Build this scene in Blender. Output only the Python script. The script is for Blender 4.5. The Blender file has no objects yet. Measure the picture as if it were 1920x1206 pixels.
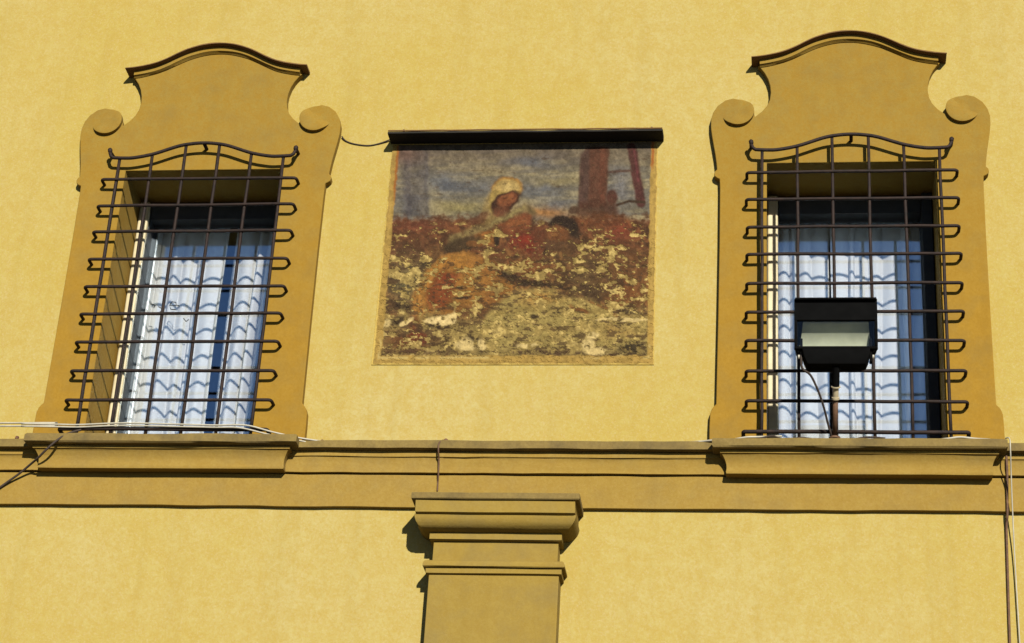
import bpy, bmesh, math, random
import numpy as np
from mathutils import Vector

random.seed(7)
scene = bpy.context.scene
C = scene.collection

# ------------------------------------------------------------------ camera
PITCH, YAW, ROLL = (math.radians(a) for a in (26.80312694, 8.0334519, 3.48077055))
FPX = 4021.5035                      # focal length in pixels of the 1920 px wide photograph
EYE = Vector((0.0, -9.0, 1.6))
FWD = Vector((-math.sin(YAW) * math.cos(PITCH), math.cos(YAW) * math.cos(PITCH), math.sin(PITCH)))
_r = Vector((math.cos(YAW), math.sin(YAW), 0)); _u = _r.cross(FWD)
RGT = math.cos(ROLL) * _r + math.sin(ROLL) * _u
UPV = -math.sin(ROLL) * _r + math.cos(ROLL) * _u
cam_data = bpy.data.cameras.new('camera')
cam = bpy.data.objects.new('camera', cam_data); C.objects.link(cam)
from mathutils import Matrix
M = Matrix((RGT, UPV, -FWD)).transposed().to_4x4(); M.translation = EYE
cam.matrix_world = M
cam_data.sensor_width = 36.0; cam_data.lens = FPX / 1920 * 36.0
cam_data.clip_start = 0.1; cam_data.clip_end = 3000
scene.camera = cam

def W(u, v, y):
    """pixel of the 1920x1206 photograph -> point on the vertical plane at depth y"""
    d = FWD + RGT * ((u - 960) / FPX) - UPV * ((v - 603) / FPX)
    return EYE + d * ((y - EYE.y) / d.y)

# ------------------------------------------------------------------ light
TA, TE = 0.33, 0.44                  # sun: sideways and downward run per metre of depth
to_sun = Vector((TA, -1.0, TE)).normalized()
world = bpy.data.worlds.new('World'); scene.world = world; world.use_nodes = True
nt = world.node_tree; nt.nodes.clear()
sky = nt.nodes.new('ShaderNodeTexSky'); sky.sky_type = 'NISHITA'; sky.sun_disc = False
sky.sun_elevation = math.asin(to_sun.z)
sky.sun_rotation = math.atan2(to_sun.x, to_sun.y)
sky.air_density = 0.7; sky.dust_density = 0.05; sky.ozone_density = 3.0
bg = nt.nodes.new('ShaderNodeBackground'); bg.inputs[1].default_value = 0.05
wo = nt.nodes.new('ShaderNodeOutputWorld')
nt.links.new(sky.outputs[0], bg.inputs[0]); nt.links.new(bg.outputs[0], wo.inputs[0])
sd = bpy.data.lights.new('sun', 'SUN'); sd.energy = 5.0; sd.angle = math.radians(0.9); sd.color = (1.0, 0.95, 0.84)
sun = bpy.data.objects.new('sun', sd); C.objects.link(sun)
sun.rotation_euler = to_sun.to_track_quat('Z', 'Y').to_euler(); sun.location = (8, -20, 20)
scene.view_settings.view_transform = 'Standard'; scene.view_settings.look = 'None'
scene.view_settings.gamma = 1.0; scene.view_settings.exposure = 1.04
scene.view_settings.use_curve_mapping = False

# ------------------------------------------------------------------ materials
def lin(c):
    return tuple(((x / 255) / 12.92 if x / 255 <= 0.04045 else ((x / 255 + 0.055) / 1.055) ** 2.4) for x in c)

class NB:
    def __init__(s, name):
        s.m = bpy.data.materials.new(name); s.m.use_nodes = True
        s.t = s.m.node_tree; s.t.nodes.clear()
        s.out = s.t.nodes.new('ShaderNodeOutputMaterial')
    def n(s, kind, **kw):
        x = s.t.nodes.new(kind)
        for k, v in kw.items():
            if isinstance(k, str) and hasattr(x, k): setattr(x, k, v)
        return x
    def l(s, a, b): s.t.links.new(a, b)
    def pos(s, scale=(1, 1, 1)):
        g = s.n('ShaderNodeNewGeometry'); mp = s.n('ShaderNodeMapping'); mp.inputs['Scale'].default_value = scale
        s.l(g.outputs['Position'], mp.inputs['Vector']); return mp.outputs[0]
    def noise(s, vec, scale, detail=4, rough=0.55, dist=0.0):
        x = s.n('ShaderNodeTexNoise'); x.inputs['Scale'].default_value = scale; x.inputs['Detail'].default_value = detail
        x.inputs['Roughness'].default_value = rough; x.inputs['Distortion'].default_value = dist
        s.l(vec, x.inputs['Vector']); return x.outputs['Fac']
    def ramp(s, fac, stops):
        r = s.n('ShaderNodeValToRGB'); e = r.color_ramp.elements
        while len(e) < len(stops): e.new(0.5)
        for q, (p, c) in zip(e, stops):
            q.position = p; q.color = (*c, 1) if len(c) == 3 else c
        s.l(fac, r.inputs[0]); return r.outputs[0]
    def mix(s, fac, a, b, mode='MIX'):
        x = s.n('ShaderNodeMix'); x.data_type = 'RGBA'; x.blend_type = mode
        for sock, v in ((x.inputs[0], fac), (x.inputs[6], a), (x.inputs[7], b)):
            if hasattr(v, 'links'): s.l(v, sock)
            elif isinstance(v, (int, float)): sock.default_value = v
            else: sock.default_value = (*v, 1)
        return x.outputs[2]
    def bump(s, h, strength, dist):
        b = s.n('ShaderNodeBump'); b.inputs['Strength'].default_value = strength; b.inputs['Distance'].default_value = dist
        s.l(h, b.inputs['Height']); return b.outputs[0]
    def bsdf(s, col, rough=0.9, metal=0.0, normal=None, spec=0.3):
        p = s.n('ShaderNodeBsdfPrincipled')
        if hasattr(col, 'links'): s.l(col, p.inputs['Base Color'])
        else: p.inputs['Base Color'].default_value = (*col, 1)
        if hasattr(rough, 'links'): s.l(rough, p.inputs['Roughness'])
        else: p.inputs['Roughness'].default_value = rough
        p.inputs['Metallic'].default_value = metal; p.inputs['Specular IOR Level'].default_value = spec
        if normal is not None: s.l(normal, p.inputs['Normal'])
        s.l(p.outputs[0], s.out.inputs[0]); return p

def mul(c, k): return tuple(x * k for x in c)

def stucco(name, base, light, dark, var=1.0, grime=None, upper=None):
    base, light, dark = mul(base, ALB), mul(light, ALB), mul(dark, ALB)
    if grime: grime = (*mul(grime[:3], ALB), grime[3])
    b = NB(name); p = b.pos()
    n1 = b.noise(p, 0.75, 4, 0.6)                 # broad patches of limewash
    n2 = b.noise(p, 17, 6, 0.72, 0.3)            # brush mottle
    n3 = b.noise(p, 75, 3, 0.6)                  # sandy grain
    c = b.mix(b.ramp(n1, [(0.38, (0, 0, 0)), (0.68, (1, 1, 1))]), base, light)
    if upper:                                     # less red, greener ochre towards the crest
        sx = b.n('ShaderNodeSeparateXYZ'); b.l(p, sx.inputs[0]); mr = b.n('ShaderNodeMapRange')
        mr.inputs[1].default_value = 6.2; mr.inputs[2].default_value = 7.3; b.l(sx.outputs[2], mr.inputs[0])
        c = b.mix(mr.outputs[0], c, mul(upper, ALB))
    c = b.mix(b.ramp(n2, [(0.38, (0.48 * var,) * 3), (0.60, (0, 0, 0))]), c, dark)
    c = b.mix(b.ramp(n3, [(0.34, (0.50 * var,) * 3), (0.58, (0, 0, 0))]), c, dark)
    n4 = b.noise(p, 120, 2, 0.7)                  # pale lime specks
    c = b.mix(b.ramp(n4, [(0.52, (0, 0, 0)), (0.72, (0.30 * var,) * 3)]), c, mul((light[0], light[1], light[2] * 1.5), 1.15))
    st = b.noise(b.pos((9, 9, 0.7)), 1.0, 4, 0.6)  # faint rain streaks
    c = b.mix(b.ramp(st, [(0.52, (0, 0, 0)), (0.75, (0.22 * var,) * 3)]), c, mul(dark, 0.8))
    if grime:
        g = b.noise(p, 6, 5, 0.65)
        c = b.mix(b.ramp(g, [(0.45, (0, 0, 0)), (0.72, (grime[3],) * 3)]), c, grime[:3])
    h = b.mix(0.35, n3, n2)
    b.bsdf(c, 0.93, 0, b.bump(h, 0.35, 0.004), 0.15); return b.m

ALB = 0.40
wall_m = stucco('ochre_limewash_wall', (0.606, 0.466, 0.118), (0.645, 0.528, 0.205), (0.565, 0.390, 0.078), 1.1)
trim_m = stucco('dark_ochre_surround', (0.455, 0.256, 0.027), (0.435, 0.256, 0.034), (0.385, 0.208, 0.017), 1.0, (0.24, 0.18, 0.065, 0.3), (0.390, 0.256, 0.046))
course_m = stucco('ochre_string_course', (0.445, 0.290, 0.058), (0.47, 0.312, 0.072), (0.385, 0.23, 0.037), 1.0, (0.26, 0.195, 0.085, 0.3))
cap_m = stucco('weathered_ledge', (0.32, 0.225, 0.070), (0.37, 0.26, 0.075), (0.24, 0.16, 0.05), 1.0, (0.11, 0.085, 0.045, 0.65))
pil_m = stucco('ochre_pilaster', (0.435, 0.294, 0.058), (0.415, 0.29, 0.064), (0.375, 0.24, 0.041), 1.0, (0.26, 0.20, 0.09, 0.35))
hoodtop_m = stucco('brick_brown_rim', (0.30, 0.17, 0.06), (0.34, 0.19, 0.06), (0.20, 0.10, 0.04), 1.0, (0.10, 0.06, 0.04, 0.4))

def iron(name, a, c2, metal=0.25):
    b = NB(name); p = b.pos()
    n = b.noise(p, 38, 5, 0.65); f = b.noise(p, 160, 3, 0.6)
    c = b.ramp(n, [(0.32, a), (0.55, c2), (0.75, mul(c2, 1.5))])
    b.bsdf(c, 0.75, metal, b.bump(f, 0.5, 0.002), 0.3); return b.m
iron_m = iron('rusty_wrought_iron', (0.004, 0.002, 0.0015), (0.014, 0.0065, 0.004))
bolt_m = iron('rusted_bolt', (0.03, 0.013, 0.008), (0.09, 0.04, 0.02), 0.1)
pipe_m = iron('brown_painted_conduit', (0.045, 0.022, 0.011), (0.075, 0.037, 0.017), 0.0)

def plain(name, col, rough=0.6, metal=0.0, var=0.12, spec=0.3, sc=18):
    b = NB(name); p = b.pos(); n = b.noise(p, sc, 4, 0.6)
    c = b.mix(b.ramp(n, [(0.3, (0, 0, 0)), (0.7, (1, 1, 1))]), mul(col, 1 - var), mul(col, 1 + var))
    b.bsdf(c, rough, metal, b.bump(b.noise(p, 120, 2), 0.15, 0.001), spec); return b.m
frame_m = plain('cream_window_paint', (0.33, 0.28, 0.17), 0.5)
sash_m = plain('shade_dark_frame_paint', (0.030, 0.031, 0.032), 0.7, 0, 0.15, 0.1)  # near-black stands in for shade on the frame jamb, stiles and rails
black_m = plain('black_enamel_housing', (0.002, 0.002, 0.002), 0.95, 0.0, 0.3, 0.05)
alu_m = plain('dull_aluminium_reflector', (0.24, 0.245, 0.17), 0.8, 0.0, 0.1)
sheet_m = plain('dark_tarred_sheet', (0.010, 0.008, 0.006), 0.9, 0.1, 0.3)
whitecable_m = plain('grey_white_cable', (0.25, 0.23, 0.18), 0.6, 0, 0.15)
darkcable_m = plain('dark_brown_cable', (0.025, 0.016, 0.011), 0.8, 0, 0.2)
brass_m = plain('pale_conduit_collar', (0.30, 0.25, 0.16), 0.5, 0, 0.15)
sillbed_m = plain('low_bounce_sill', (0.05, 0.045, 0.035), 0.9, 0, 0.4)  # sill bed darkened to cut light bouncing onto the soffit
room_m = plain('dim_room_plaster', (0.20, 0.20, 0.20), 0.9)
roof_m = plain('terracotta_roof', (0.30, 0.12, 0.06), 0.9)
lampglass_m = None

def glass(name, base, gloss, tint=(1, 1, 1)):
    b = NB(name)
    tr = b.n('ShaderNodeBsdfTransparent'); tr.inputs[0].default_value = (0.98, 0.99, 1.0, 1)
    gl = b.n('ShaderNodeBsdfGlossy'); gl.inputs['Roughness'].default_value = 0.008
    gl.inputs[0].default_value = (*tint, 1)
    nb = b.bump(b.noise(b.pos((1, 1, 1)), 2.2, 2), 0.05, 0.01); b.l(nb, gl.inputs['Normal'])
    lw = b.n('ShaderNodeFresnel'); lw.inputs[0].default_value = 1.5
    ma = b.n('ShaderNodeMath', operation='MULTIPLY_ADD'); b.l(lw.outputs[0], ma.inputs[0])
    ma.inputs[1].default_value = gloss; ma.inputs[2].default_value = base; ma.use_clamp = True
    mx = b.n('ShaderNodeMixShader'); b.l(ma.outputs[0], mx.inputs[0]); b.l(tr.outputs[0], mx.inputs[1]); b.l(gl.outputs[0], mx.inputs[2])
    b.l(mx.outputs[0], b.out.inputs[0]); return b.m
glass_m = glass('window_glass', 0.125, 1.3, (0.74, 0.88, 1.0))
lampglass_m = glass('lamp_glass', 0.0, 0.3)

def fabric():
    b = NB('white_sheer_curtain'); p = b.pos()
    n = b.noise(b.pos((30, 30, 2.0)), 1.0, 4, 0.6)
    w = b.noise(p, 260, 2, 0.5)
    c = b.mix(n, (0.58, 0.57, 0.56), (0.66, 0.65, 0.63))
    d = b.n('ShaderNodeBsdfDiffuse'); t = b.n('ShaderNodeBsdfTranslucent'); tr = b.n('ShaderNodeBsdfTransparent')
    bm = b.bump(w, 0.2, 0.002); b.l(bm, d.inputs['Normal'])
    b.l(c, d.inputs[0]); t.inputs[0].default_value = (0.5, 0.5, 0.5, 1)
    mx = b.n('ShaderNodeMixShader'); mx.inputs[0].default_value = 0.22
    b.l(d.outputs[0], mx.inputs[1]); b.l(t.outputs[0], mx.inputs[2])
    m2 = b.n('ShaderNodeMixShader'); m2.inputs[0].default_value = 0.04
    b.l(mx.outputs[0], m2.inputs[1]); b.l(tr.outputs[0], m2.inputs[2]); b.l(m2.outputs[0], b.out.inputs[0]); return b.m
curtain_m = fabric()

def ground_mat():
    b = NB('asphalt'); p = b.pos()
    c = b.ramp(b.noise(p, 0.6, 6, 0.65), [(0.3, (0.04, 0.04, 0.042)), (0.7, (0.065, 0.063, 0.06))])
    b.bsdf(c, 0.95, 0, b.bump(b.noise(p, 60, 3), 0.4, 0.01)); return b.m
ground_m = ground_mat()

def mural_mat():
    b = NB('worn_fresco_pigment'); a = b.n('ShaderNodeVertexColor'); a.layer_name = 'pigment'
    n = b.noise(b.pos(), 130, 4, 0.65); g = b.noise(b.pos((1, 1, 0.4)), 330, 2, 0.6)
    c = b.mix(b.ramp(n, [(0.3, (0.25,) * 3), (0.6, (0, 0, 0))]), a.outputs[0], (0.045, 0.028, 0.016), 'MIX')
    c = b.mix(b.ramp(g, [(0.58, (0, 0, 0)), (0.78, (0.12,) * 3)]), c, (0.26, 0.20, 0.11))
    b.bsdf(c, 0.95, 0, b.bump(n, 0.4, 0.002), 0.12); return b.m
mural_m = mural_mat()

# ------------------------------------------------------------------ mesh helpers
def empty(name, loc=(0, 0, 0), parent=None):
    o = bpy.data.objects.new(name, None); o.empty_display_size = 0.1; C.objects.link(o)
    if parent is not None: o.parent = parent
    o.location = loc; return o

def obj(name, verts, faces, mat, parent=None, smooth=False, bevel=0.0, seg=2):
    """verts in world space; with a parent that sits at parent.location, shift to its frame"""
    off = Vector((0, 0, 0)); p = parent
    while p is not None: off += p.location; p = p.parent
    me = bpy.data.meshes.new(name)
    me.from_pydata([tuple(Vector(v) - off) for v in verts], [], faces)
    bm = bmesh.new(); bm.from_mesh(me); bmesh.ops.recalc_face_normals(bm, faces=bm.faces); bm.to_mesh(me); bm.free()
    me.materials.append(mat)
    for f in me.polygons: f.use_smooth = True
    if not smooth: me.set_sharp_from_angle(angle=math.radians(32))
    o = bpy.data.objects.new(name, me); C.objects.link(o)
    if parent is not None: o.parent = parent
    if bevel:
        m = o.modifiers.new('edge', 'BEVEL'); m.width = bevel; m.segments = seg; m.limit_method = 'ANGLE'; m.angle_limit = math.radians(40)
    return o

def tag(o, label=None, category=None, group=None, kind=None):
    for k, v in (('label', label), ('category', category), ('group', group), ('kind', kind)):
        if v: o[k] = v
    return o

_nz = np.random.RandomState(3).rand(4096)
def wob(s, seed=0):
    """smooth 1-D noise in [-1, 1]"""
    s = s + seed * 37.13 + 900; i = math.floor(s); f = s - i; f = f * f * (3 - 2 * f)
    a = _nz[i % 4096]; b = _nz[(i + 1) % 4096]; return 2 * (a + (b - a) * f) - 1

def box(x0, x1, y0, y1, z0, z1):
    v = [(x, y, z) for z in (z0, z1) for y in (y0, y1) for x in (x0, x1)]
    f = [(0, 1, 3, 2), (4, 6, 7, 5), (0, 4, 5, 1), (2, 3, 7, 6), (0, 2, 6, 4), (1, 5, 7, 3)]
    return v, f

class MB:
    def __init__(s): s.v = []; s.f = []
    def add(s, vf):
        o = len(s.v); s.v += list(vf[0]); s.f += [tuple(i + o for i in q) for q in vf[1]]; return s

def tube(path, r, sides=8, closed_caps=True, rs=None):
    path = [Vector(p) for p in path]; n = len(path); V = []; F = []
    prev = None
    for i, p in enumerate(path):
        t = (path[min(i + 1, n - 1)] - path[max(i - 1, 0)]).normalized()
        if prev is None:
            a = Vector((0, 0, 1)) if abs(t.z) < 0.9 else Vector((0, 1, 0))
            nrm = (a - t * a.dot(t)).normalized()
        else:
            nrm = prev - t * prev.dot(t)
            nrm = nrm.normalized() if nrm.length > 1e-6 else prev
        prev = nrm; bn = t.cross(nrm); rr = rs[i] if rs else r
        for k in range(sides):
            a = 2 * math.pi * (k + 0.5) / sides; V.append(p + nrm * (math.cos(a) * rr) + bn * (math.sin(a) * rr))
    for i in range(n - 1):
        for k in range(sides):
            F.append((i * sides + k, i * sides + (k + 1) % sides, (i + 1) * sides + (k + 1) % sides, (i + 1) * sides + k))
    F.append(tuple(range(sides - 1, -1, -1))); F.append(tuple((n - 1) * sides + k for k in range(sides)))
    return V, F

def spline(pts, n=10):
    pts = [Vector(p) for p in pts]; out = []
    for i in range(len(pts) - 1):
        p0 = pts[max(i - 1, 0)]; p1 = pts[i]; p2 = pts[i + 1]; p3 = pts[min(i + 2, len(pts) - 1)]
        for k in range(n):
            t = k / n
            out.append(0.5 * ((2 * p1) + (p2 - p0) * t + (2 * p0 - 5 * p1 + 4 * p2 - p3) * t * t + (3 * p1 - p0 - 3 * p2 + p3) * t ** 3))
    out.append(pts[-1]); return out

def rounded(pts, r, n=4):
    """polyline with its inner corners rounded"""
    pts = [Vector(p) for p in pts]; out = [pts[0]]
    for i in range(1, len(pts) - 1):
        a = (pts[i - 1] - pts[i]); b = (pts[i + 1] - pts[i]); ra = min(r, a.length * .49); rb = min(r, b.length * .49)
        A = pts[i] + a.normalized() * ra; B = pts[i] + b.normalized() * rb
        for k in range(n + 1):
            t = k / n; out.append(A * (1 - t) ** 2 + pts[i] * 2 * t * (1 - t) + B * t * t)
    out.append(pts[-1]); return out

def run(profile, x0, x1, step=0.09, jit=0.0018, seed=0, open_ends=False):
    """profile [(y, z), ...] extruded along x, edges a little uneven as in hand-run stucco"""
    n = max(1, int((x1 - x0) / step)); V = []; F = []; m = len(profile)
    for i in range(n + 1):
        x = x0 + (x1 - x0) * i / n
        for k, (y, z) in enumerate(profile):
            end = (k == 0 or k == m - 1)
            j = 0 if end else jit
            V.append((x, y + j * wob(x * 9, seed + k), z + (j * 1.2) * wob(x * 7 + 5, seed + k + 50) + (0 if end else 0.002 * wob(x * 1.1, seed))))
    for i in range(n):
        for k in range(m - 1): F.append((i * m + k, i * m + k + 1, (i + 1) * m + k + 1, (i + 1) * m + k))
    F.append(tuple(range(m))); F.append(tuple(n * m + k for k in range(m - 1, -1, -1)))
    return V, F

def mitre(profile, xc, hw, yref, yback, step=0.09, jit=0.001, seed=0):
    """moulding with returned ends: half width grows with the projection beyond yref"""
    V = []; F = []; rows = []
    for k, (y, z) in enumerate(profile):
        h = hw + (yref - y); n = max(2, int(2 * hw / step)); row = []
        pts = [(xc - h, yback), (xc - h, y)] + [(xc - h + 2 * h * i / n, y) for i in range(1, n)] + [(xc + h, y), (xc + h, yback)]
        for (x, yy) in pts:
            d = 0 if yy == yback else jit
            row.append(len(V)); V.append((x + d * wob(z * 13, seed + 3) , yy + d * wob(x * 9, seed + k), z + d * 1.2 * wob(x * 7 + 5, seed + 50 + k)))
        rows.append(row)
    for a, b in zip(rows[:-1], rows[1:]):
        for i in range(len(a) - 1): F.append((a[i], a[i + 1], b[i + 1], b[i]))
    F.append(tuple(rows[0])); F.append(tuple(reversed(rows[-1])))
    return V, F

def arc(p, q, bulge, n=8):
    """points from p to q in (y, z), bowed by bulge (fraction of chord)"""
    (y0, z0), (y1, z1) = p, q; dy, dz = y1 - y0, z1 - z0; out = []
    for i in range(n + 1):
        t = i / n; s = 4 * t * (1 - t) * bulge
        out.append((y0 + dy * t - dz * s, z0 + dz * t + dy * s))
    return out

# ------------------------------------------------------------------ levels and axes (metres)
YW = 0.02                 # plane of the plastered wall
YS = -0.018               # face of the window surrounds
YG = -0.076               # plane of the iron grilles
XS = {'a': -2.874, 'b': 0.333}
OHW, OHEAD, OSILL = 0.402, 7.042, 5.535
YFR, YGL, YCU = 0.27, 0.375, 0.52
WALL_T = 0.44
X0, X1, ZTOP = -9.0, 7.0, 10.2

# ------------------------------------------------------------------ ground
v = [(-400, -400, 0), (400, -400, 0), (400, 400, 0), (-400, 400, 0)]
tag(obj('ground', v, [(0, 1, 2, 3)], ground_m), kind='structure')

# ------------------------------------------------------------------ building
bld = empty('building', (-1.0, YW, 0.0))
tag(bld, 'ochre stucco building with two barred baroque windows and a pilaster', 'building')

def front_wall():
    g = 0.003
    xs = [X0]
    for k in ('a', 'b'): xs += [XS[k] - OHW - g, XS[k] + OHW + g]
    xs.append(X1)
    zs = [0.0, OSILL - 0.03, OHEAD + g, ZTOP]
    V = []; F = []
    hole = lambda i, j: j == 1 and i in (1, 3)
    idx = {}
    for s, y in enumerate((YW, WALL_T)):
        for i, x in enumerate(xs):
            for j, z in enumerate(zs): idx[s, i, j] = len(V); V.append((x, y, z))
    for i in range(len(xs) - 1):
        for j in range(len(zs) - 1):
            if hole(i, j):
                for s0, s1 in (((i, j), (i + 1, j)), ((i + 1, j), (i + 1, j + 1)), ((i + 1, j + 1), (i, j + 1)), ((i, j + 1), (i, j))):
                    F.append((idx[(0, *s0)], idx[(0, *s1)], idx[(1, *s1)], idx[(1, *s0)]))
                continue
            for s in (0, 1):
                F.append(tuple(idx[(s, *q)] for q in ((i, j), (i + 1, j), (i + 1, j + 1), (i, j + 1))))
    ne, nz = len(xs) - 1, len(zs) - 1
    for i in range(ne):
        for j in (0, nz): F.append((idx[0, i, j], idx[0, i + 1, j], idx[1, i + 1, j], idx[1, i, j]))
    for j in range(nz):
        for i in (0, ne): F.append((idx[0, i, j], idx[0, i, j + 1], idx[1, i, j + 1], idx[1, i, j]))
    return V, F
fw = obj('front_wall', *front_wall(), wall_m, bld)
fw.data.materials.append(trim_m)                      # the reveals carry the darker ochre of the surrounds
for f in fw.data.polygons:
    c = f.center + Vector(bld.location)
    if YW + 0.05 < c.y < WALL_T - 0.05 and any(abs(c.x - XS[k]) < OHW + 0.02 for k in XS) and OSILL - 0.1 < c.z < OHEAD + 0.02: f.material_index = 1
obj('side_wall', *box(X0, X0 + 0.4, WALL_T, 8.0, 0, ZTOP), wall_m, bld)
obj('side_wall', *box(X1 - 0.4, X1, WALL_T, 8.0, 0, ZTOP), wall_m, bld)
obj('rear_wall', *box(X0, X1, 8.0, 8.4, 0, ZTOP), wall_m, bld)
obj('fill_bounce_wall', *box(X0 + 0.4, X1 - 0.4, 3.6, 3.75, 4.9, ZTOP), room_m, bld)  # unseen wall added to throw light back onto the curtains
obj('upper_floor', *box(X0 + 0.4, X1 - 0.4, WALL_T, 8.0, 4.7, 4.9), room_m, bld)
obj('partition_wall', *box(-1.4, -1.2, WALL_T, 8.0, 4.9, ZTOP), room_m, bld)
rf = MB(); rv = [(X0 - .5, -.6, ZTOP), (X1 + .5, -.6, ZTOP), (X1 + .5, 9, ZTOP), (X0 - .5, 9, ZTOP), (X0 + 3, 4.2, ZTOP + 2), (X1 - 3, 4.2, ZTOP + 2)]
obj('roof', rv, [(0, 1, 5, 4), (1, 2, 5), (2, 3, 4, 5), (3, 0, 4), (3, 2, 1, 0)], roof_m, bld)

# ---- string course: ledge, fillet with cavetto, fascia, broken forward under each window
SB = {k: (XS[k] + (0.0 if k == 'a' else 0.006), 0.652) for k in XS}     # sill block centre, half width at the ledge
sc = empty('string_course', (-1.0, YW, 5.24), bld)
cuts = [X0, SB['a'][0] - 0.585, SB['a'][0] + 0.585, SB['b'][0] - 0.585, SB['b'][0] + 0.585, X1]
fascia = [(YW + 0.02, 5.402), (-0.003, 5.402), (-0.003, 5.32), (-0.003, 5.241), (YW + 0.02, 5.239)]
obj('fascia', *run(fascia, X0, X1, seed=1), course_m, sc, bevel=0.002)
for q in range(0, 5, 2):
    a, b = cuts[q], cuts[q + 1]
    cav = [(YW + 0.02, 5.506), (-0.030, 5.506), (-0.030, 5.479), (-0.024, 5.477)] + arc((-0.022, 5.474), (-0.019, 5.404), 0.05, 6) + [(YW + 0.02, 5.403)]
    obj('cavetto_band', *run(cav, a, b, seed=10 + q), course_m, sc)
    led = [(YW + 0.02, 5.562), (YW, 5.560), (-0.056, 5.549), (-0.062, 5.545), (-0.062, 5.509), (-0.054, 5.5065), (YW + 0.02, 5.5065)]
    obj('ledge', *run(led, a, b, seed=20 + q), cap_m, sc)

# ---- window sills
def sill(k):
    xc, hw = SB[k]
    e = empty('window_sill', (xc, YW, 5.40), bld)
    dz = 0.006 if k == 'a' else -0.004
    cav = [(-0.086, 5.499), (-0.086, 5.486), (-0.079, 5.484)] + arc((-0.077, 5.482), (-0.060, 5.404), 0.12, 10) + [(-0.058, 5.396)]
    cav = [(y, z + dz) for y, z in cav]
    obj('cavetto_block', *mitre(cav, xc, 0.588, -0.058, YW + 0.01, seed=31), course_m, e)
    led = [(-0.114, 5.547), (-0.122, 5.540), (-0.122, 5.507), (-0.114, 5.500)]
    led = [(y, z + dz) for y, z in led]
    obj('ledge', *mitre(led, xc, hw, -0.122, YW + 0.01, 0.05, 0.0018, seed=41), cap_m, e)
    obj('ledge_bed', *box(XS[k] - OHW - 0.002, XS[k] + OHW + 0.002, YW - 0.01, WALL_T, OSILL - 0.02, OSILL + 0.004), sillbed_m, e)
    return e
for k in XS: sill(k)

# ---- window surround
half = [(0.0, 7.742), (0.06, 7.738), (0.12, 7.722), (0.17, 7.700), (0.22, 7.672), (0.27, 7.642), (0.32, 7.622), (0.38, 7.610), (0.445, 7.605),
        (0.430, 7.590), (0.410, 7.560), (0.394, 7.525), (0.384, 7.485), (0.381, 7.445), (0.386, 7.405), (0.400, 7.370), (0.424, 7.338), (0.458, 7.308),
        (0.463, 7.335), (0.475, 7.362), (0.495, 7.388), (0.525, 7.407), (0.565, 7.416), (0.605, 7.405), (0.640, 7.376), (0.662, 7.338), (0.673, 7.295),
        (0.673, 7.250), (0.667, 7.200), (0.658, 7.145), (0.649, 7.090), (0.643, 7.040), (0.640, 7.010),
        (0.650, 7.000), (0.654, 6.985), (0.650, 6.970), (0.640, 6.962), (0.627, 6.956), (0.625, 6.90), (0.624, 6.60), (0.626, 6.20), (0.630, 5.755),
        (0.640, 5.745), (0.651, 5.728), (0.658, 5.705), (0.660, 5.640), (0.660, 5.545)]
CREST = [(-0.476, 7.634), (-0.42, 7.640), (-0.36, 7.652), (-0.31, 7.667), (-0.26, 7.690), (-0.21, 7.718), (-0.16, 7.743), (-0.10, 7.764), (-0.05, 7.774), (0, 7.777)]
CREST = CREST + [(-x, z) for x, z in CREST[-2::-1]]

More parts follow.
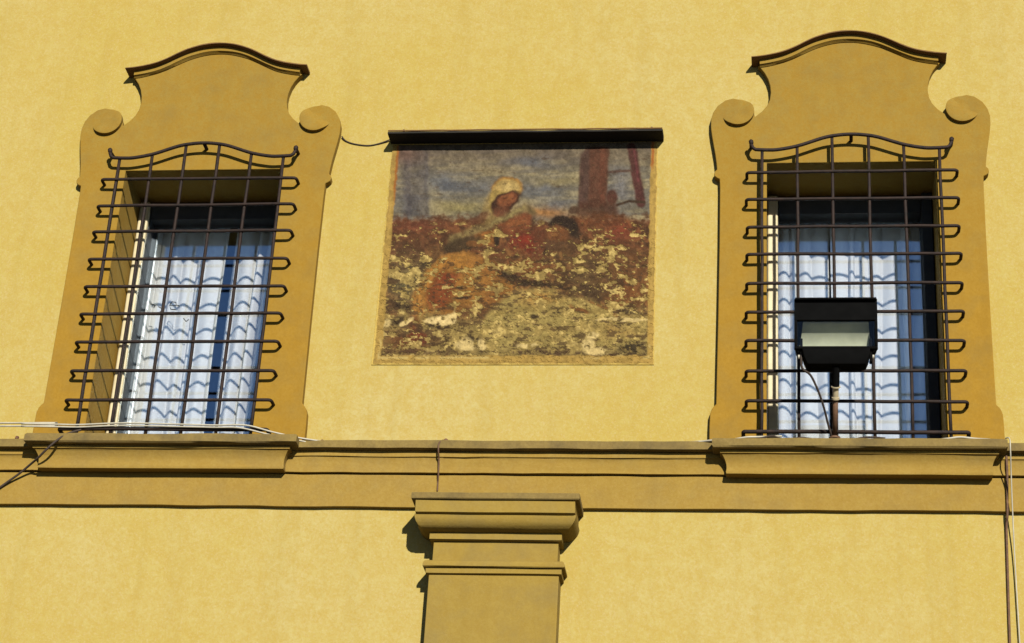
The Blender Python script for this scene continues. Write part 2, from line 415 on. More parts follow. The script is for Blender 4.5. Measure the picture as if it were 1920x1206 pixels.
def surround(k):
    xc = XS[k] + (0.004 if k == 'a' else -0.002)
    e = empty('window_surround', (xc, YW, 5.545), bld)
    zi = [(OHW, 5.545), (OHW, OHEAD)]
    ring = [(x, z) for x, z in half] + zi
    ring = ring + [(-x, z) for x, z in reversed(ring)][:-1]
    bm = bmesh.new(); n = len(ring)
    vs = [bm.verts.new((x + xc - (xc - XS[k] if abs(x) == OHW else 0), YS, z)) for x, z in ring]
    ed = [bm.edges.new((vs[i], vs[(i + 1) % n])) for i in range(n)]
    bmesh.ops.triangle_fill(bm, use_beauty=True, edges=ed)
    bm.verts.index_update()
    V = [tuple(q.co) for q in bm.verts]; F = [tuple(q.index for q in f.verts) for f in bm.faces]; bm.free()
    # back ring and side faces
    V2 = V + [(x, YW + 0.012, z) for x, y, z in V]
    F2 = F + [tuple(i + n for i in reversed(f)) for f in F] + [(i, (i + 1) % n, (i + 1) % n + n, i + n) for i in range(n)]
    obj('slab', V2, F2, trim_m, e, bevel=0.003)
    # hood: moulding swept along the crest, its ends returned to the wall
    prof_cap = [(YW + 0.01, 0.004), (-0.062, 0.0), (-0.068, -0.003), (-0.068, -0.008), (-0.062, -0.010), (YW + 0.01, -0.010)]
    prof_fil = [(YW + 0.01, -0.0105), (-0.038, -0.0105), (-0.038, -0.034), (-0.030, -0.037), (-0.022, -0.044), (YW + 0.01, -0.044)]
    pts = spline([(x, 0, z) for x, z in CREST], 4)
    for nm, pr, cut, mt in (('hood_rim', prof_cap, 0.0, hoodtop_m), ('hood_fillet', prof_fil, 0.026, trim_m)):
        V = []; F = []; m = len(pr); q = [p for p in pts if abs(p.x) <= 0.4761 - cut]
        for i, p in enumerate(q):
            for j, (y, dz) in enumerate(pr):
                V.append((xc + p.x + (0.0008 * wob(p.x * 20, j)), y, p.z + dz + 0.0012 * wob(p.x * 14, j + 9)))
        for i in range(len(q) - 1):
            for j in range(m): F.append((i * m + j, i * m + (j + 1) % m, (i + 1) * m + (j + 1) % m, (i + 1) * m + j))
        F.append(tuple(range(m))); F.append(tuple((len(q) - 1) * m + j for j in range(m - 1, -1, -1)))
        obj(nm, V, F, mt, e)
    # raised scroll eyes: proud along their lower inner edge, dying into the slab above
    for s in (-1, 1):
        cx, cz, r = xc + s * 0.541, 7.333, 0.079
        V = [(cx, YS - 0.008, cz - 0.004)]; F = []; N = 36
        for ring_r in (0.55, 0.9, 1.0):
            for i in range(N):
                a = 2 * math.pi * i / N
                ux, uz = math.cos(a), math.sin(a)
                t = max(0.0, min(1.0, (-uz * 0.80 - ux * 0.60 + 0.55) / 1.0))     # 1 along the lower inner rim
                t = t * t * (3 - 2 * t)
                d = -0.003 + 0.025 * t if ring_r > 0.6 else -0.001 + 0.017 * t
                V.append((cx + s * ux * r * ring_r, YS - d + (0.002 if ring_r == 1.0 else 0), cz + uz * r * ring_r))
        for i in range(N): V.append((cx + s * math.cos(2 * math.pi * i / N) * r, YS + 0.010, cz + math.sin(2 * math.pi * i / N) * r))
        for i in range(N):
            j = (i + 1) % N; F.append((0, 1 + i, 1 + j))
            for b in range(3): F.append((1 + b * N + i, 1 + b * N + j, 1 + (b + 1) * N + j, 1 + (b + 1) * N + i))
        F.append(tuple(1 + 3 * N + i for i in range(N)))
        obj('volute', V, F, trim_m, e)
    return e
for k in XS: surround(k)

# ---- pilaster
PX = -1.272
pil = empty('pilaster', (PX, YW, 0.0), bld)
YB = YW + 0.012
obj('shaft', *mitre([(-0.085, 4.886), (-0.085, 3.6), (-0.085, 2.0), (-0.085, 0.0)], PX, 0.291, -0.085, YB, seed=60), pil_m, pil, bevel=0.003)
obj('astragal_fillet', *mitre([(-0.098, 4.914), (-0.098, 4.889), (-0.09, 4.8865)], PX, 0.291, -0.085, YB, seed=61), pil_m, pil)
obj('astragal', *mitre(arc((-0.084, 4.953), (-0.112, 4.918), -0.22, 6) + [(-0.108, 4.9145)], PX, 0.291, -0.085, YB, seed=62), pil_m, pil)
obj('necking', *mitre([(-0.075, 5.046), (-0.075, 4.9535)], PX, 0.281, -0.075, YB, seed=63), pil_m, pil)
obj('capital_fillet', *mitre([(-0.096, 5.081), (-0.096, 5.050), (-0.09, 5.0465)], PX, 0.298, -0.096, YB, seed=64), pil_m, pil)
obj('echinus', *mitre(arc((-0.162, 5.143), (-0.102, 5.083), -0.20, 12) + [(-0.09, 5.0815)], PX, 0.298, -0.096, YB, seed=65), pil_m, pil)
obj('capital_band', *mitre([(-0.177, 5.206), (-0.177, 5.148), (-0.168, 5.1435)], PX, 0.278, -0.096, YB, seed=66), pil_m, pil)
obj('abacus', *mitre([(-0.186, 5.238), (-0.190, 5.234), (-0.190, 5.210), (-0.186, 5.2065)], PX, 0.285, -0.096, YB, seed=67), cap_m, pil)

# ---- windows (frame, pane) set deep in the wall
def window(k):
    xc = XS[k]; e = empty('window', (xc, YFR, OSILL), bld)
    hw = OHW - 0.0005; g = 0.348; top = OHEAD - 0.0005; gt = 6.942; gb = OSILL + 0.06
    yf = YFR + 0.032
    obj('lit_jamb', *box(xc - hw, xc - g - 0.002, YFR, yf, OSILL + 0.006, top - 0.012), frame_m, e, bevel=0.009, seg=3)  # sunlit cream frame jamb; the other frame members have shade painted in
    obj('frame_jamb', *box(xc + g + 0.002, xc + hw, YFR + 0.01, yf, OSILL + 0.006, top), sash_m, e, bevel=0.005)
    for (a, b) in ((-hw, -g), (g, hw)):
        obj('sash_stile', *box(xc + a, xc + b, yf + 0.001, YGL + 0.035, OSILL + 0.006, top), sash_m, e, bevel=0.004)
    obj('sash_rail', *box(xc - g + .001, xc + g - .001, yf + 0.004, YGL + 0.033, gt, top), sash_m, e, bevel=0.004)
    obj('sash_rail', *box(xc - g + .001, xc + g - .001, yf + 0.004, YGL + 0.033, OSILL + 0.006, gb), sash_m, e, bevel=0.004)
    obj('pane', *box(xc - g - 0.004, xc + g + 0.004, YGL, YGL + 0.005, gb - 0.004, gt + 0.004), glass_m, e)
for k in XS: window(k)
wa = [o for o in bld.children if o.name.startswith('window') and o.name in ('window',)][0]
yg = YGL - 0.0015
for pts in ([(318, 573), (322, 566), (330, 567), (330, 573), (318, 573), (320, 580), (330, 581)], [(330, 572), (337, 574)], [(284, 570), (291, 573), (288, 578)], [(297, 575), (304, 579)], [(344, 597), (349, 603), (354, 599)], [(300, 584), (303, 587)]):
    obj('smudge', *tube([W(u, v, yg) for u, v in pts], 0.0024, 5), black_m, wa)

# ------------------------------------------------------------------ curtains
def curtain(x0, x1, seed, label, full=1.0):
    nx, nz = 170, 40; z0, z1 = 5.56, 7.10; V = []; F = []; rs = np.random.RandomState(seed)
    ph = rs.rand(6) * 6.28; w = x1 - x0
    cuts_ = [x0 - 0.02]
    while cuts_[-1] < x1 + 0.02: cuts_.append(cuts_[-1] + rs.uniform(0.035, 0.11))
    amps = rs.uniform(0.012, 0.062, len(cuts_)); drift = rs.uniform(-0.018, 0.018, len(cuts_)); pw = rs.uniform(0.6, 1.5, len(cuts_))
    def fold(x, t):                                   # uneven pleats bulging towards the glass, wandering as they fall
        u = x + 0.010 * math.sin(t * 3.1 + ph[5]) * math.sin(x * 9 + ph[0])
        i = 0
        while i < len(cuts_) - 2 and u > cuts_[i + 1] + drift[i + 1] * t: i += 1
        a0 = cuts_[i] + drift[i] * t; a1 = cuts_[i + 1] + drift[i + 1] * t
        q = min(1.0, max(0.0, (u - a0) / max(a1 - a0, 0.012)))
        a = -amps[i] * math.sin(math.pi * q) ** pw[i] * (0.65 + 0.5 * t)
        return (a + 0.012 * math.sin(x * 21 + ph[3] + t * 1.5) + 0.004 * math.sin(t * 9 + x * 30 + ph[1])) * full
    for j in range(nz + 1):
        t = 1 - j / nz
        for i in range(nx + 1):
            x = x0 + w * i / nx; V.append((x + 0.004 * math.sin(t * 5 + i * 0.12 + ph[4]), YCU + fold(x, t), z0 + (z1 - z0) * j / nz))
    for j in range(nz):
        for i in range(nx): a = j * (nx + 1) + i; F.append((a, a + 1, a + nx + 2, a + nx + 1))
    e = empty('curtain', ((x0 + x1) / 2, YCU, z0)); tag(e, label, 'curtain', 'sheer curtains inside the windows')
    obj('cloth', V, F, curtain_m, e, smooth=True)
    obj('rod', *tube([(x0 - 0.02, YCU, z1 + 0.012), (x1 + 0.02, YCU, z1 + 0.012)], 0.014), darkcable_m, e)
    return e
curtain(-3.243, -2.852, 1, 'wide white sheer curtain left of the dark gap, behind the cable-strung grille')
curtain(-2.812, -2.40, 2, 'narrow white sheer curtain between the dark gap and the mural-side jamb')
curtain(-0.14, 0.232, 3, 'white sheer curtain on the mural side, behind the floodlight window')
curtain(0.245, 0.80, 4, 'white sheer curtain on the conduit side, behind the floodlight window')

# ------------------------------------------------------------------ iron grilles
def grille(k, label):
    xc = XS[k]; e = empty('window_grille', (xc, YG, 5.56)); tag(e, label, 'window grille', 'wrought iron window grilles')
    R = 0.0080; s0 = 100 if k == 'a' else 200
    yf = YS + 0.012                                     # feet let into the surround
    for i in range(9):
        z = 6.957 - i * 0.15165 + 0.003 * wob(i * 3.7, s0); h = 0.497
        zl, zr = z + 0.003 * wob(i * 2.1, s0 + 1), z + 0.003 * wob(i * 2.9, s0 + 2)
        xl, xr = xc - h + 0.003 * wob(i * 1.7, s0 + 3), xc + h + 0.003 * wob(i * 1.3, s0 + 4)
        mid = [(xl + (xr - xl) * t, YG + 0.0015 * wob(t * 9, s0 + i), zl + (zr - zl) * t + 0.0016 * wob(t * 11, s0 + 20 + i)) for t in (0.08, 0.2, 0.35, 0.5, 0.65, 0.8, 0.92)]
        p = rounded([(xl, yf, zl), (xl, YG, zl)] + mid + [(xr, YG, zr), (xr, yf, zr)], 0.018)
        obj('cross_bar', *tube(p, R), iron_m, e, smooth=True)
    crest = [(-0.455, 7.083), (-0.40, 7.080), (-0.345, 7.082), (-0.25, 7.102), (-0.13, 7.145), (-0.06, 7.159), (0, 7.163)]
    crest = crest + [(-x, z) for x, z in crest[-2::-1]]
    def cz(x):
        for (a, za), (b, zb) in zip(crest[:-1], crest[1:]):
            if a <= x <= b: return za + (zb - za) * (x - a) / (b - a)
    for i, bx in enumerate((-0.424, -0.256, -0.089, 0.083, 0.251, 0.418)):
        top = cz(bx); x = xc + bx
        p = [(x + 0.0018 * wob(t * 8, s0 + 40 + i), YG + 0.008 + 0.001 * wob(t * 6, s0 + 50 + i), 5.558 + (top - 5.558) * t) for t in (0, .1, .2, .3, .4, .5, .6, .7, .8, .9, 1)]
        obj('upright_bar', *tube(p, R), iron_m, e, smooth=True)
    pts = spline([(xc + x, YG, z) for x, z in crest], 6)
    p = [(xc - 0.478, yf, 7.128), (xc - 0.478, YG + 0.02, 7.124), (xc - 0.476, YG, 7.112), (xc - 0.468, YG, 7.092)] + pts + \
        [(xc + 0.468, YG, 7.092), (xc + 0.476, YG, 7.112), (xc + 0.478, YG + 0.02, 7.124), (xc + 0.478, yf, 7.128)]
    obj('crest_bar', *tube(p, R * 1.1), iron_m, e, smooth=True)
    obj('crest_stay', *tube([(xc + 0.002, YG, 7.163), (xc + 0.003, YG + 0.03, 7.162), (xc + 0.004, yf, 7.160)], R * 1.15), iron_m, e, smooth=True)
    for s in (-1, 1):
        c = Vector((xc + s * 0.478, YG + 0.003, 7.125)); r_ = []
        obj('crest_knob', *tube([c + Vector((-s * 0.006, -0.004, -0.014)), c + Vector((-s * 0.002, -0.004, -0.006)), c + Vector((0, -0.003, 0.006)), c + Vector((0, 0, 0.014))], 0.01, 8, rs=[0.006, 0.0115, 0.012, 0.006]), iron_m, e, smooth=True)
    zb = 5.590 if k == 'b' else 5.592
    p = rounded([(xc - 0.507, yf, zb - 0.004), (xc - 0.507, YG, zb), (xc - 0.2, YG, zb + 0.002), (xc + 0.2, YG, zb - 0.001), (xc + 0.497, YG, zb), (xc + 0.497, yf, zb - 0.003)], 0.012)
    obj('foot_bar', *tube(p, 0.0095), iron_m, e, smooth=True)
    return e
grille('a', 'rusty iron grille with pale twin cables running along its foot')
grille('b', 'rusty iron grille with a black floodlight mounted in front of it')

# ------------------------------------------------------------------ mural
PX0, PX1, PZ0, PZ1 = -1.927, -0.602, 5.972, 7.190
def fbm(x, y, sc, oct=4, seed=0, gain=0.55):
    rs = np.random.RandomState(seed); T = rs.rand(256, 256); out = 0; amp = 1; tot = 0
    for o in range(oct):
        X = x * sc * 2 ** o + 17.3 * o; Y = y * sc * 2 ** o + 5.1 * o
        i = np.floor(X).astype(int); j = np.floor(Y).astype(int); f = X - i; g = Y - j; f = f * f * (3 - 2 * f); g = g * g * (3 - 2 * g)
        a = T[i % 256, j % 256]; b = T[(i + 1) % 256, j % 256]; c = T[i % 256, (j + 1) % 256]; d = T[(i + 1) % 256, (j + 1) % 256]
        out = out + amp * (a * (1 - f) * (1 - g) + b * f * (1 - g) + c * (1 - f) * g + d * f * g); tot += amp; amp *= gain
    return out / tot
def sm(a, b, x): t = np.clip((x - a) / (b - a), 0, 1); return t * t * (3 - 2 * t)

def mural():
    nx, nz = 470, 420
    S, T = np.meshgrid(np.linspace(0, 1, nx), np.linspace(0, 1, nz))      # T: 0 at the top
    # picture units: 2.8723 per photograph pixel, origin at pixel (700, 270)
    GX = PX0 + S * (PX1 - PX0) - (T * 0.006) * (1 - S) + S * T * 0.010; GZ = PZ1 - T * (PZ1 - PZ0)
    vx, vy, vz = GX - EYE.x, (YW - EYE.y), GZ - EYE.z
    dd = vx * FWD.x + vy * FWD.y + vz * FWD.z
    x = (960 + FPX * (vx * RGT.x + vy * RGT.y + vz * RGT.z) / dd - 700) * 2.8723
    y = (603 - FPX * (vx * UPV.x + vy * UPV.y + vz * UPV.z) / dd - 270) * 2.8723
    wx = (fbm(x, y, 1 / 55, 4, 11) - .5) * 34; wy = (fbm(x, y, 1 / 55, 4, 12) - .5) * 34
    xw, yw = x + wx, y + wy
    col = np.zeros(S.shape + (3,))
    L = lambda *c: np.array(lin(c))
    def lay(mask, c, a=1.0):
        m = np.clip(mask * a, 0, 1)[..., None]; col[:] = col * (1 - m) + L(*c) * m
    def ell(cx, cy, rx, ry, rot=0, soft=.3):
        c_, s_ = math.cos(rot), math.sin(rot); dx, dy = xw - cx, yw - cy
        q = np.sqrt(((dx * c_ + dy * s_) / rx) ** 2 + ((-dx * s_ + dy * c_) / ry) ** 2); return 1 - sm(1 - soft, 1 + soft, q)
    def glow(cx, cy, rx, ry): return np.exp(-((xw - cx) / rx) ** 2 - ((yw - cy) / ry) ** 2)
    def poly(pts, soft=14):
        ins = np.zeros(S.shape, bool); dist = np.full(S.shape, 1e9); n = len(pts)
        for i in range(n):
            (ax, ay), (bx, by) = pts[i], pts[(i + 1) % n]
            ins ^= ((ay > yw) != (by > yw)) & (xw < (bx - ax) * (yw - ay) / ((by - ay) if by != ay else 1e-9) + ax)
            t = np.clip(((xw - ax) * (bx - ax) + (yw - ay) * (by - ay)) / ((bx - ax) ** 2 + (by - ay) ** 2), 0, 1)
            dist = np.minimum(dist, np.hypot(xw - ax - t * (bx - ax), yw - ay - t * (by - ay)))
        return sm(-soft, soft, np.where(ins, dist, -dist))
    def line(pts, w, soft=7):
        d = np.full(S.shape, 1e9)
        for (ax, ay), (bx, by) in zip(pts[:-1], pts[1:]):
            t = np.clip(((xw - ax) * (bx - ax) + (yw - ay) * (by - ay)) / ((bx - ax) ** 2 + (by - ay) ** 2), 0, 1)
            d = np.minimum(d, np.hypot(xw - ax - t * (bx - ax), yw - ay - t * (by - ay)))
        return 1 - sm(w / 2 - soft, w / 2 + soft, d)
    def rank(f):
        r = np.empty(f.size); r[np.argsort(f.ravel())] = np.linspace(0, 1, f.size); return r.reshape(f.shape)
    streak = rank(fbm(x * .5, y * 2.4, 1 / 80, 4, 1)); blot = rank(fbm(x, y, 1 / 110, 4, 2)); fine = rank(fbm(x, y, 1 / 22, 4, 3))
    stroke = rank(fbm(x * .5 + y * .25, y * 1.9 - x * .3, 1 / 45, 4, 5)); tiny = rank(fbm(x, y, 1 / 9, 2, 6))
    one = np.ones(S.shape)
    # sky
    lay(one, (128, 118, 96)); lay(sm(.5, .95, streak), (154, 140, 106), .8); lay(sm(.6, .1, streak), (102, 98, 92), .55)
    lay(1 - sm(60, 170, y), (104, 90, 76), .7)
    for q in ((390, 220, 120, 50, .85), (890, 255, 150, 38, .6), (980, 325, 80, 34, .75), (850, 100, 120, 30, .6), (210, 330, 90, 70, .6), (560, 250, 90, 30, .5)): lay(glow(*q[:4]), (90, 96, 106), q[4])
    lay(glow(1330, 230, 60, 100), (112, 110, 112), .8); lay(glow(1000, 205, 150, 26), (156, 140, 96), .7); lay(glow(480, 345, 150, 40), (142, 128, 78), .8); lay(glow(600, 150, 200, 25), (128, 112, 84), .5)
    lay(poly([(135, 20), (290, 20), (300, 400), (165, 400)], 26), (88, 82, 82), .6); lay(line([(175, 20), (195, 390)], 34, 14), (78, 72, 76), .45); lay(line([(285, 60), (292, 380)], 20, 9), (80, 76, 80), .45)
    lay(glow(170, 60, 90, 50), (118, 88, 72), .7); lay(glow(920, 372, 140, 32), (164, 112, 58), .85)
    # timbers at the right
    xk, yk = xw, yw; xw, yw = x + wx * .35, y + wy * .35
    lay(poly([(1150, 20), (1270, 20), (1258, 340), (1108, 352), (1112, 110)], 9), (98, 62, 46)); lay(poly([(1112, 60), (1165, 20), (1160, 340), (1104, 350)], 12), (84, 62, 54), .9); lay(line([(1235, 40), (1230, 320)], 30, 10), (110, 64, 46), .6)
    lay(line([(1392, 20), (1442, 320)], 50, 8), (88, 50, 46)); lay(line([(1405, 40), (1430, 200)], 10, 5), (122, 62, 66), .6); lay(line([(1268, 156), (1392, 146)], 13, 5), (94, 70, 60)); lay(line([(1310, 335), (1380, 312), (1460, 316)], 14, 5), (66, 48, 34))
    lay(ell(1285, 292, 30, 42), (84, 50, 40)); lay(ell(1080, 360, 30, 22), (86, 64, 48)); lay(poly([(1110, 320), (1300, 310), (1330, 400), (1090, 400)], 18), (82, 50, 36), .9)
    xw, yw = xk, yk
    # earth
    hz = 400 + 10 * np.sin(x / 130) + (blot - .5) * 44 + (fine - .5) * 30
    g = sm(-26, 26, y - hz); lay(g, (104, 66, 40)); lay(g * sm(.55, .9, stroke), (86, 56, 36)); lay(g * sm(.62, .95, fine), (130, 84, 48), .7); lay(g * sm(.45, .1, stroke), (116, 70, 44), .7)
    lay(g * glow(230, 440, 170, 40), (118, 64, 46), .7); lay(g * glow(1330, 472, 70, 45), (132, 62, 42), .9); lay(g * glow(1200, 420, 160, 30), (116, 66, 38), .7); lay(g * glow(260, 560, 200, 60), (92, 58, 38), .8)
    # the kneeling woman
    lay(poly([(560, 430), (610, 300), (650, 240), (690, 400), (650, 450)], 18), (150, 124, 72), .75); lay(ell(575, 405, 60, 24, -.5), (98, 58, 38), .8)
    lay(ell(720, 238, 84, 62, 0, .12), (150, 106, 46)); lay(ell(718, 242, 74, 54, 0, .2), (172, 142, 82)); lay(glow(728, 232, 46, 26), (190, 162, 100)); lay(poly([(644, 250), (720, 262), (672, 330), (640, 372), (622, 350)], 9), (156, 130, 70))
    lay(ell(716, 314, 88, 46, -.5, .15), (64, 38, 27)); lay(ell(726, 304, 56, 31, -.5, .3), (130, 76, 46)); lay(glow(738, 292, 24, 14), (150, 92, 54), .8); lay(line([(706, 298), (722, 292)], 9, 4), (84, 44, 28), .7); lay(line([(752, 300), (768, 284)], 10, 5), (88, 44, 30), .7); lay(line([(722, 330), (742, 322)], 8, 4), (96, 46, 30), .7)
    lay(ell(690, 366, 46, 24, -.4), (108, 64, 42), .9)
    lay(poly([(690, 430), (780, 375), (862, 385), (862, 470), (690, 500)], 12), (122, 70, 42)); lay(ell(770, 430, 60, 20, -.15), (142, 86, 48), .7)
    lay(line([(862, 372), (812, 352), (740, 380), (640, 440), (520, 482), (420, 520)], 40, 14) * (.55 + .4 * fine), (128, 110, 68)); lay(line([(800, 352), (720, 392), (640, 436)], 12, 6), (150, 132, 82), .7); lay(line([(838, 356), (874, 392), (862, 450), (842, 470)], 26, 14), (64, 46, 32), .6)
    lay(ell(606, 516, 74, 36, -.28), (152, 98, 46)); lay(ell(660, 520, 18, 40, .2), (48, 36, 27)); lay(ell(480, 545, 120, 36, -.24), (68, 56, 37), .85); lay(line([(330, 600), (440, 588), (520, 570)], 18, 7), (50, 40, 28), .8); lay(ell(540, 545, 30, 18), (128, 82, 42), .7)
    lay(ell(880, 540, 90, 96), (108, 60, 38), .9); lay(ell(800, 545, 66, 64, .1), (116, 46, 31)); lay(glow(815, 520, 30, 30), (138, 52, 34)); lay(ell(760, 600, 70, 24, -.3), (104, 48, 32), .8); lay(line([(925, 600), (945, 570)], 26, 9), (44, 34, 26), .9)
    # the child
    lay(ell(1010, 540, 92, 76), (90, 62, 40), .9); lay(ell(1000, 476, 66, 44), (118, 72, 40)); lay(ell(1022, 446, 84, 62, .15, .16), (46, 33, 26)); lay(ell(992, 486, 58, 40, .1, .35), (116, 72, 41)); lay(ell(1085, 478, 26, 42, -.5, .5), (50, 37, 28), .85); lay(ell(978, 486, 20, 10), (148, 100, 54), .6)
    # middle ground
    low = sm(560, 640, y + (blot - .5) * 70)
    lay(low, (116, 80, 46), .85); lay(low * sm(.55, .9, stroke), (92, 66, 42)); lay(low * sm(.6, .95, fine), (136, 96, 52), .8)
    lay(glow(190, 760, 110, 140), (104, 98, 66), .8); lay(glow(280, 660, 60, 30), (70, 62, 44), .7); lay(glow(1170, 700, 170, 110), (92, 76, 48), .8); lay(glow(1360, 650, 130, 60), (114, 74, 44), .8)
    hill = poly([(232, 960), (245, 780), (350, 640), (520, 592), (640, 640), (780, 770), (720, 870), (560, 860), (420, 920), (300, 960)], 22)
    lay(hill, (154, 106, 48)); lay(hill * sm(.6, .95, stroke), (138, 92, 44), .8); lay(line([(232, 980), (240, 820), (290, 720), (380, 635), (500, 605)], 50, 16), (170, 118, 52), .85); lay(glow(480, 660, 60, 36), (176, 122, 50), .7)
    lay(poly([(285, 790), (345, 705), (460, 695), (430, 800), (400, 880), (300, 890)], 22), (128, 64, 34), .9); lay(glow(390, 725, 40, 18), (146, 68, 38), .8); lay(poly([(600, 760), (770, 770), (730, 870), (580, 890)], 26), (140, 92, 44), .8)
    lay(glow(800, 670, 220, 40), (132, 78, 42), .7); lay(glow(1350, 790, 120, 80), (122, 74, 38), .9); lay(glow(1180, 800, 110, 46), (76, 60, 40), .8)
    # pale road and foreground
    lay(sm(880, 960, y + (blot - .5) * 90), (148, 126, 72), .9)
    road = poly([(760, 790), (960, 780), (1050, 832), (1180, 850), (1300, 930), (1490, 955), (1490, 1110), (640, 1110), (560, 1000), (650, 890)], 22)
    lay(road, (164, 142, 80)); lay(road * sm(.6, .95, streak), (150, 126, 68), .8); lay(glow(900, 835, 110, 34), (168, 120, 56), .8); lay(glow(1300, 1010, 120, 40), (158, 124, 64), .7)
    lay(ell(1105, 892, 62, 15, .3), (120, 74, 36), .9); lay(line([(1170, 850), (1250, 890), (1320, 945)], 11, 5), (132, 90, 46), .9); lay(ell(1370, 906, 66, 14, .1), (76, 62, 40), .9)
    lay(glow(190, 1070, 170, 60), (108, 60, 34), .95); lay(ell(245, 1050, 46, 40), (108, 44, 29), .8); lay(line([(215, 960), (235, 1040)], 50, 20), (112, 52, 32), .8); lay(glow(420, 1090, 100, 40), (78, 58, 38), .8)
    # losses: bare plaster, grime
    fl = rank(fbm(x * .75, y * 1.35, 1 / 42, 5, 31, .62)); fs = rank(fbm(x * .8, y * 1.3, 1 / 17, 4, 32, .6)); dk = rank(fbm(x * .7, y * 1.7, 1 / 36, 5, 41, .6)); ds = rank(fbm(x * .8, y * 1.4, 1 / 16, 4, 42, .6))
    cov = .16 * sm(580, 680, y) + .34 * glow(1230, 590, 90, 110) + .40 * glow(205, 645, 95, 45) + .22 * glow(760, 670, 220, 50) + .34 * glow(190, 790, 60, 80) + .22 * glow(460, 770, 60, 60) + .10 * sm(900, 980, y) + .18 * glow(1440, 420, 60, 50) + .05 * sm(420, 480, y) - .12 * glow(540, 640, 130, 50) - .11 * hill
    cov = np.clip(cov, 0, .6)
    f1 = sm(-.045, .03, fl - (1 - cov)) * sm(390, 440, y); f2 = sm(-.03, .02, fs - (1 - cov * .42)) * sm(390, 440, y)
    flake = np.maximum(f1, f2); lay(flake, (172, 146, 82), .85); lay(flake * sm(.6, .9, fine), (196, 170, 102), .8)
    dcov = np.clip(.13 * sm(580, 680, y) + .10 * glow(1180, 760, 160, 110) + .12 * sm(920, 1000, y) + .04 * sm(420, 480, y) - .08 * road, 0, .4)
    d1 = sm(-.05, .03, dk - (1 - dcov)); d2 = sm(-.03, .02, ds - (1 - dcov * .4)); lay(np.maximum(d1, d2) * (1 - .6 * f1), (78, 56, 37), .75)
    for q in ((735, 715, 56, 24, .25), (850, 752, 130, 14, .05), (1010, 772, 70, 12, .15), (690, 700, 30, 12, 0), (985, 915, 22, 26, .2), (860, 942, 24, 12, 0), (160, 880, 44, 26, .4), (140, 960, 44, 24, .1), (540, 1060, 40, 30, .2), (350, 990, 70, 16, .05), (470, 770, 36, 9, -.1), (470, 830, 46, 10, -.1)): lay(ell(*q, .5) * sm(.15, .45, fine), (50, 37, 27), .9)
    lay(ell(1395, 1104, 80, 36, 0, .5) * sm(.2, .5, fine), (52, 43, 30), .95); lay(line([(760, 1128), (1050, 1130), (1300, 1140)], 26, 12) * sm(.25, .6, fine), (74, 52, 36), .9); lay(line([(60, 1125), (420, 1128)], 22, 10) * sm(.3, .6, fine), (80, 54, 36), .8)
    big = np.maximum.reduce([poly([(262, 955), (300, 945), (400, 935), (440, 900), (446, 968), (385, 990), (300, 975)], 7), ell(60, 966, 36, 22), ell(180, 965, 40, 12, -.4), ell(1185, 1035, 30, 20), ell(1160, 1085, 36, 34), ell(580, 1086, 24, 26), ell(495, 1086, 50, 28), ell(1200, 1120, 60, 18), ell(1350, 950, 150, 9), ell(830, 1090, 60, 14)]) * sm(.06, .22, fine)
    lay(big, (206, 180, 118)); lay(big * glow(350, 955, 110, 40), (226, 198, 136), .9); flake = np.maximum(flake, big)
    col[:] *= (0.80 + .40 * fine)[..., None]; col[:] *= (0.88 + .24 * tiny)[..., None]
    # bare margin round the picture
    jig = (fbm(x, y, 1 / 30, 4, 51) - .5) * 16
    inl = np.interp(y, [40, 300, 700, 1140], [138, 116, 82, 44]); oul = np.interp(y, [40, 300, 700, 1190], [100, 78, 42, -2])
    ed = np.minimum(np.minimum(x - inl, np.interp(y, [40, 1140], [1494, 1474]) - x), 1143 - y) + jig
    mg = 1 - sm(-4, 4, ed); mc = np.array(lin((176, 143, 72))) * (0.82 + .36 * fine[..., None]); col[:] = col * (1 - mg[..., None]) + mc * mg[..., None]
    lay(np.exp(-((ed + 12) / 6.0) ** 2) * sm(.3, .7, blot) * (y > 900), (208, 184, 116), .8); lay(np.exp(-((ed + 20) / 6.0) ** 2) * sm(.3, .7, blot), (196, 162, 84), .6)
    lay(np.exp(-((ed + 4) / 7.0) ** 2) * (x < 160) * (1 - sm(230, 380, y)), (160, 88, 34), .85); lay(np.exp(-((ed + 10) / 8.0) ** 2) * (x > 1400) * (1 - sm(90, 170, y)), (172, 88, 34), .85)
    oe = np.minimum(np.minimum(x - oul, np.interp(y, [40, 1190], [1532, 1510]) - x), 1190 - y) + jig * .9; wl = 1 - sm(0, 8, oe); wc = np.array(lin((222, 190, 98))); col[:] = col * (1 - wl[..., None]) + wc * wl[..., None]
    col[:] = np.clip(col * (np.maximum(col.mean(-1, keepdims=True), .01) / .17) ** .10 * 0.36, 0.002, 0.8)
    dep = YW - 0.004 - 0.0022 * (1 - flake) * (1 - wl) - 0.0008 * fine
    V = np.stack([PX0 + S * (PX1 - PX0) - (T * 0.006) * (1 - S) + S * T * 0.010, dep, PZ1 - T * (PZ1 - PZ0)], -1).reshape(-1, 3)
    idx = np.arange(nx * nz).reshape(nz, nx)
    F = np.stack([idx[:-1, :-1], idx[1:, :-1], idx[1:, 1:], idx[:-1, 1:]], -1).reshape(-1, 4)
    # rim back to the wall
    rim = list(idx[0]) + list(idx[1:, -1]) + list(idx[-1, -2::-1]) + list(idx[-2:0:-1, 0]); n = len(rim)
    RV = V[rim].copy(); RV[:, 1] = YW + 0.004; base = len(V)
    F2 = [(rim[i], rim[(i + 1) % n], base + (i + 1) % n, base + i) for i in range(n)]
    e = empty('wall_painting', ((PX0 + PX1) / 2, YW, PZ0))
    tag(e, 'flaking mural of a hooded woman and child under a dark hood', 'wall painting')
    AV = np.concatenate([V, RV]) - np.array(e.location)
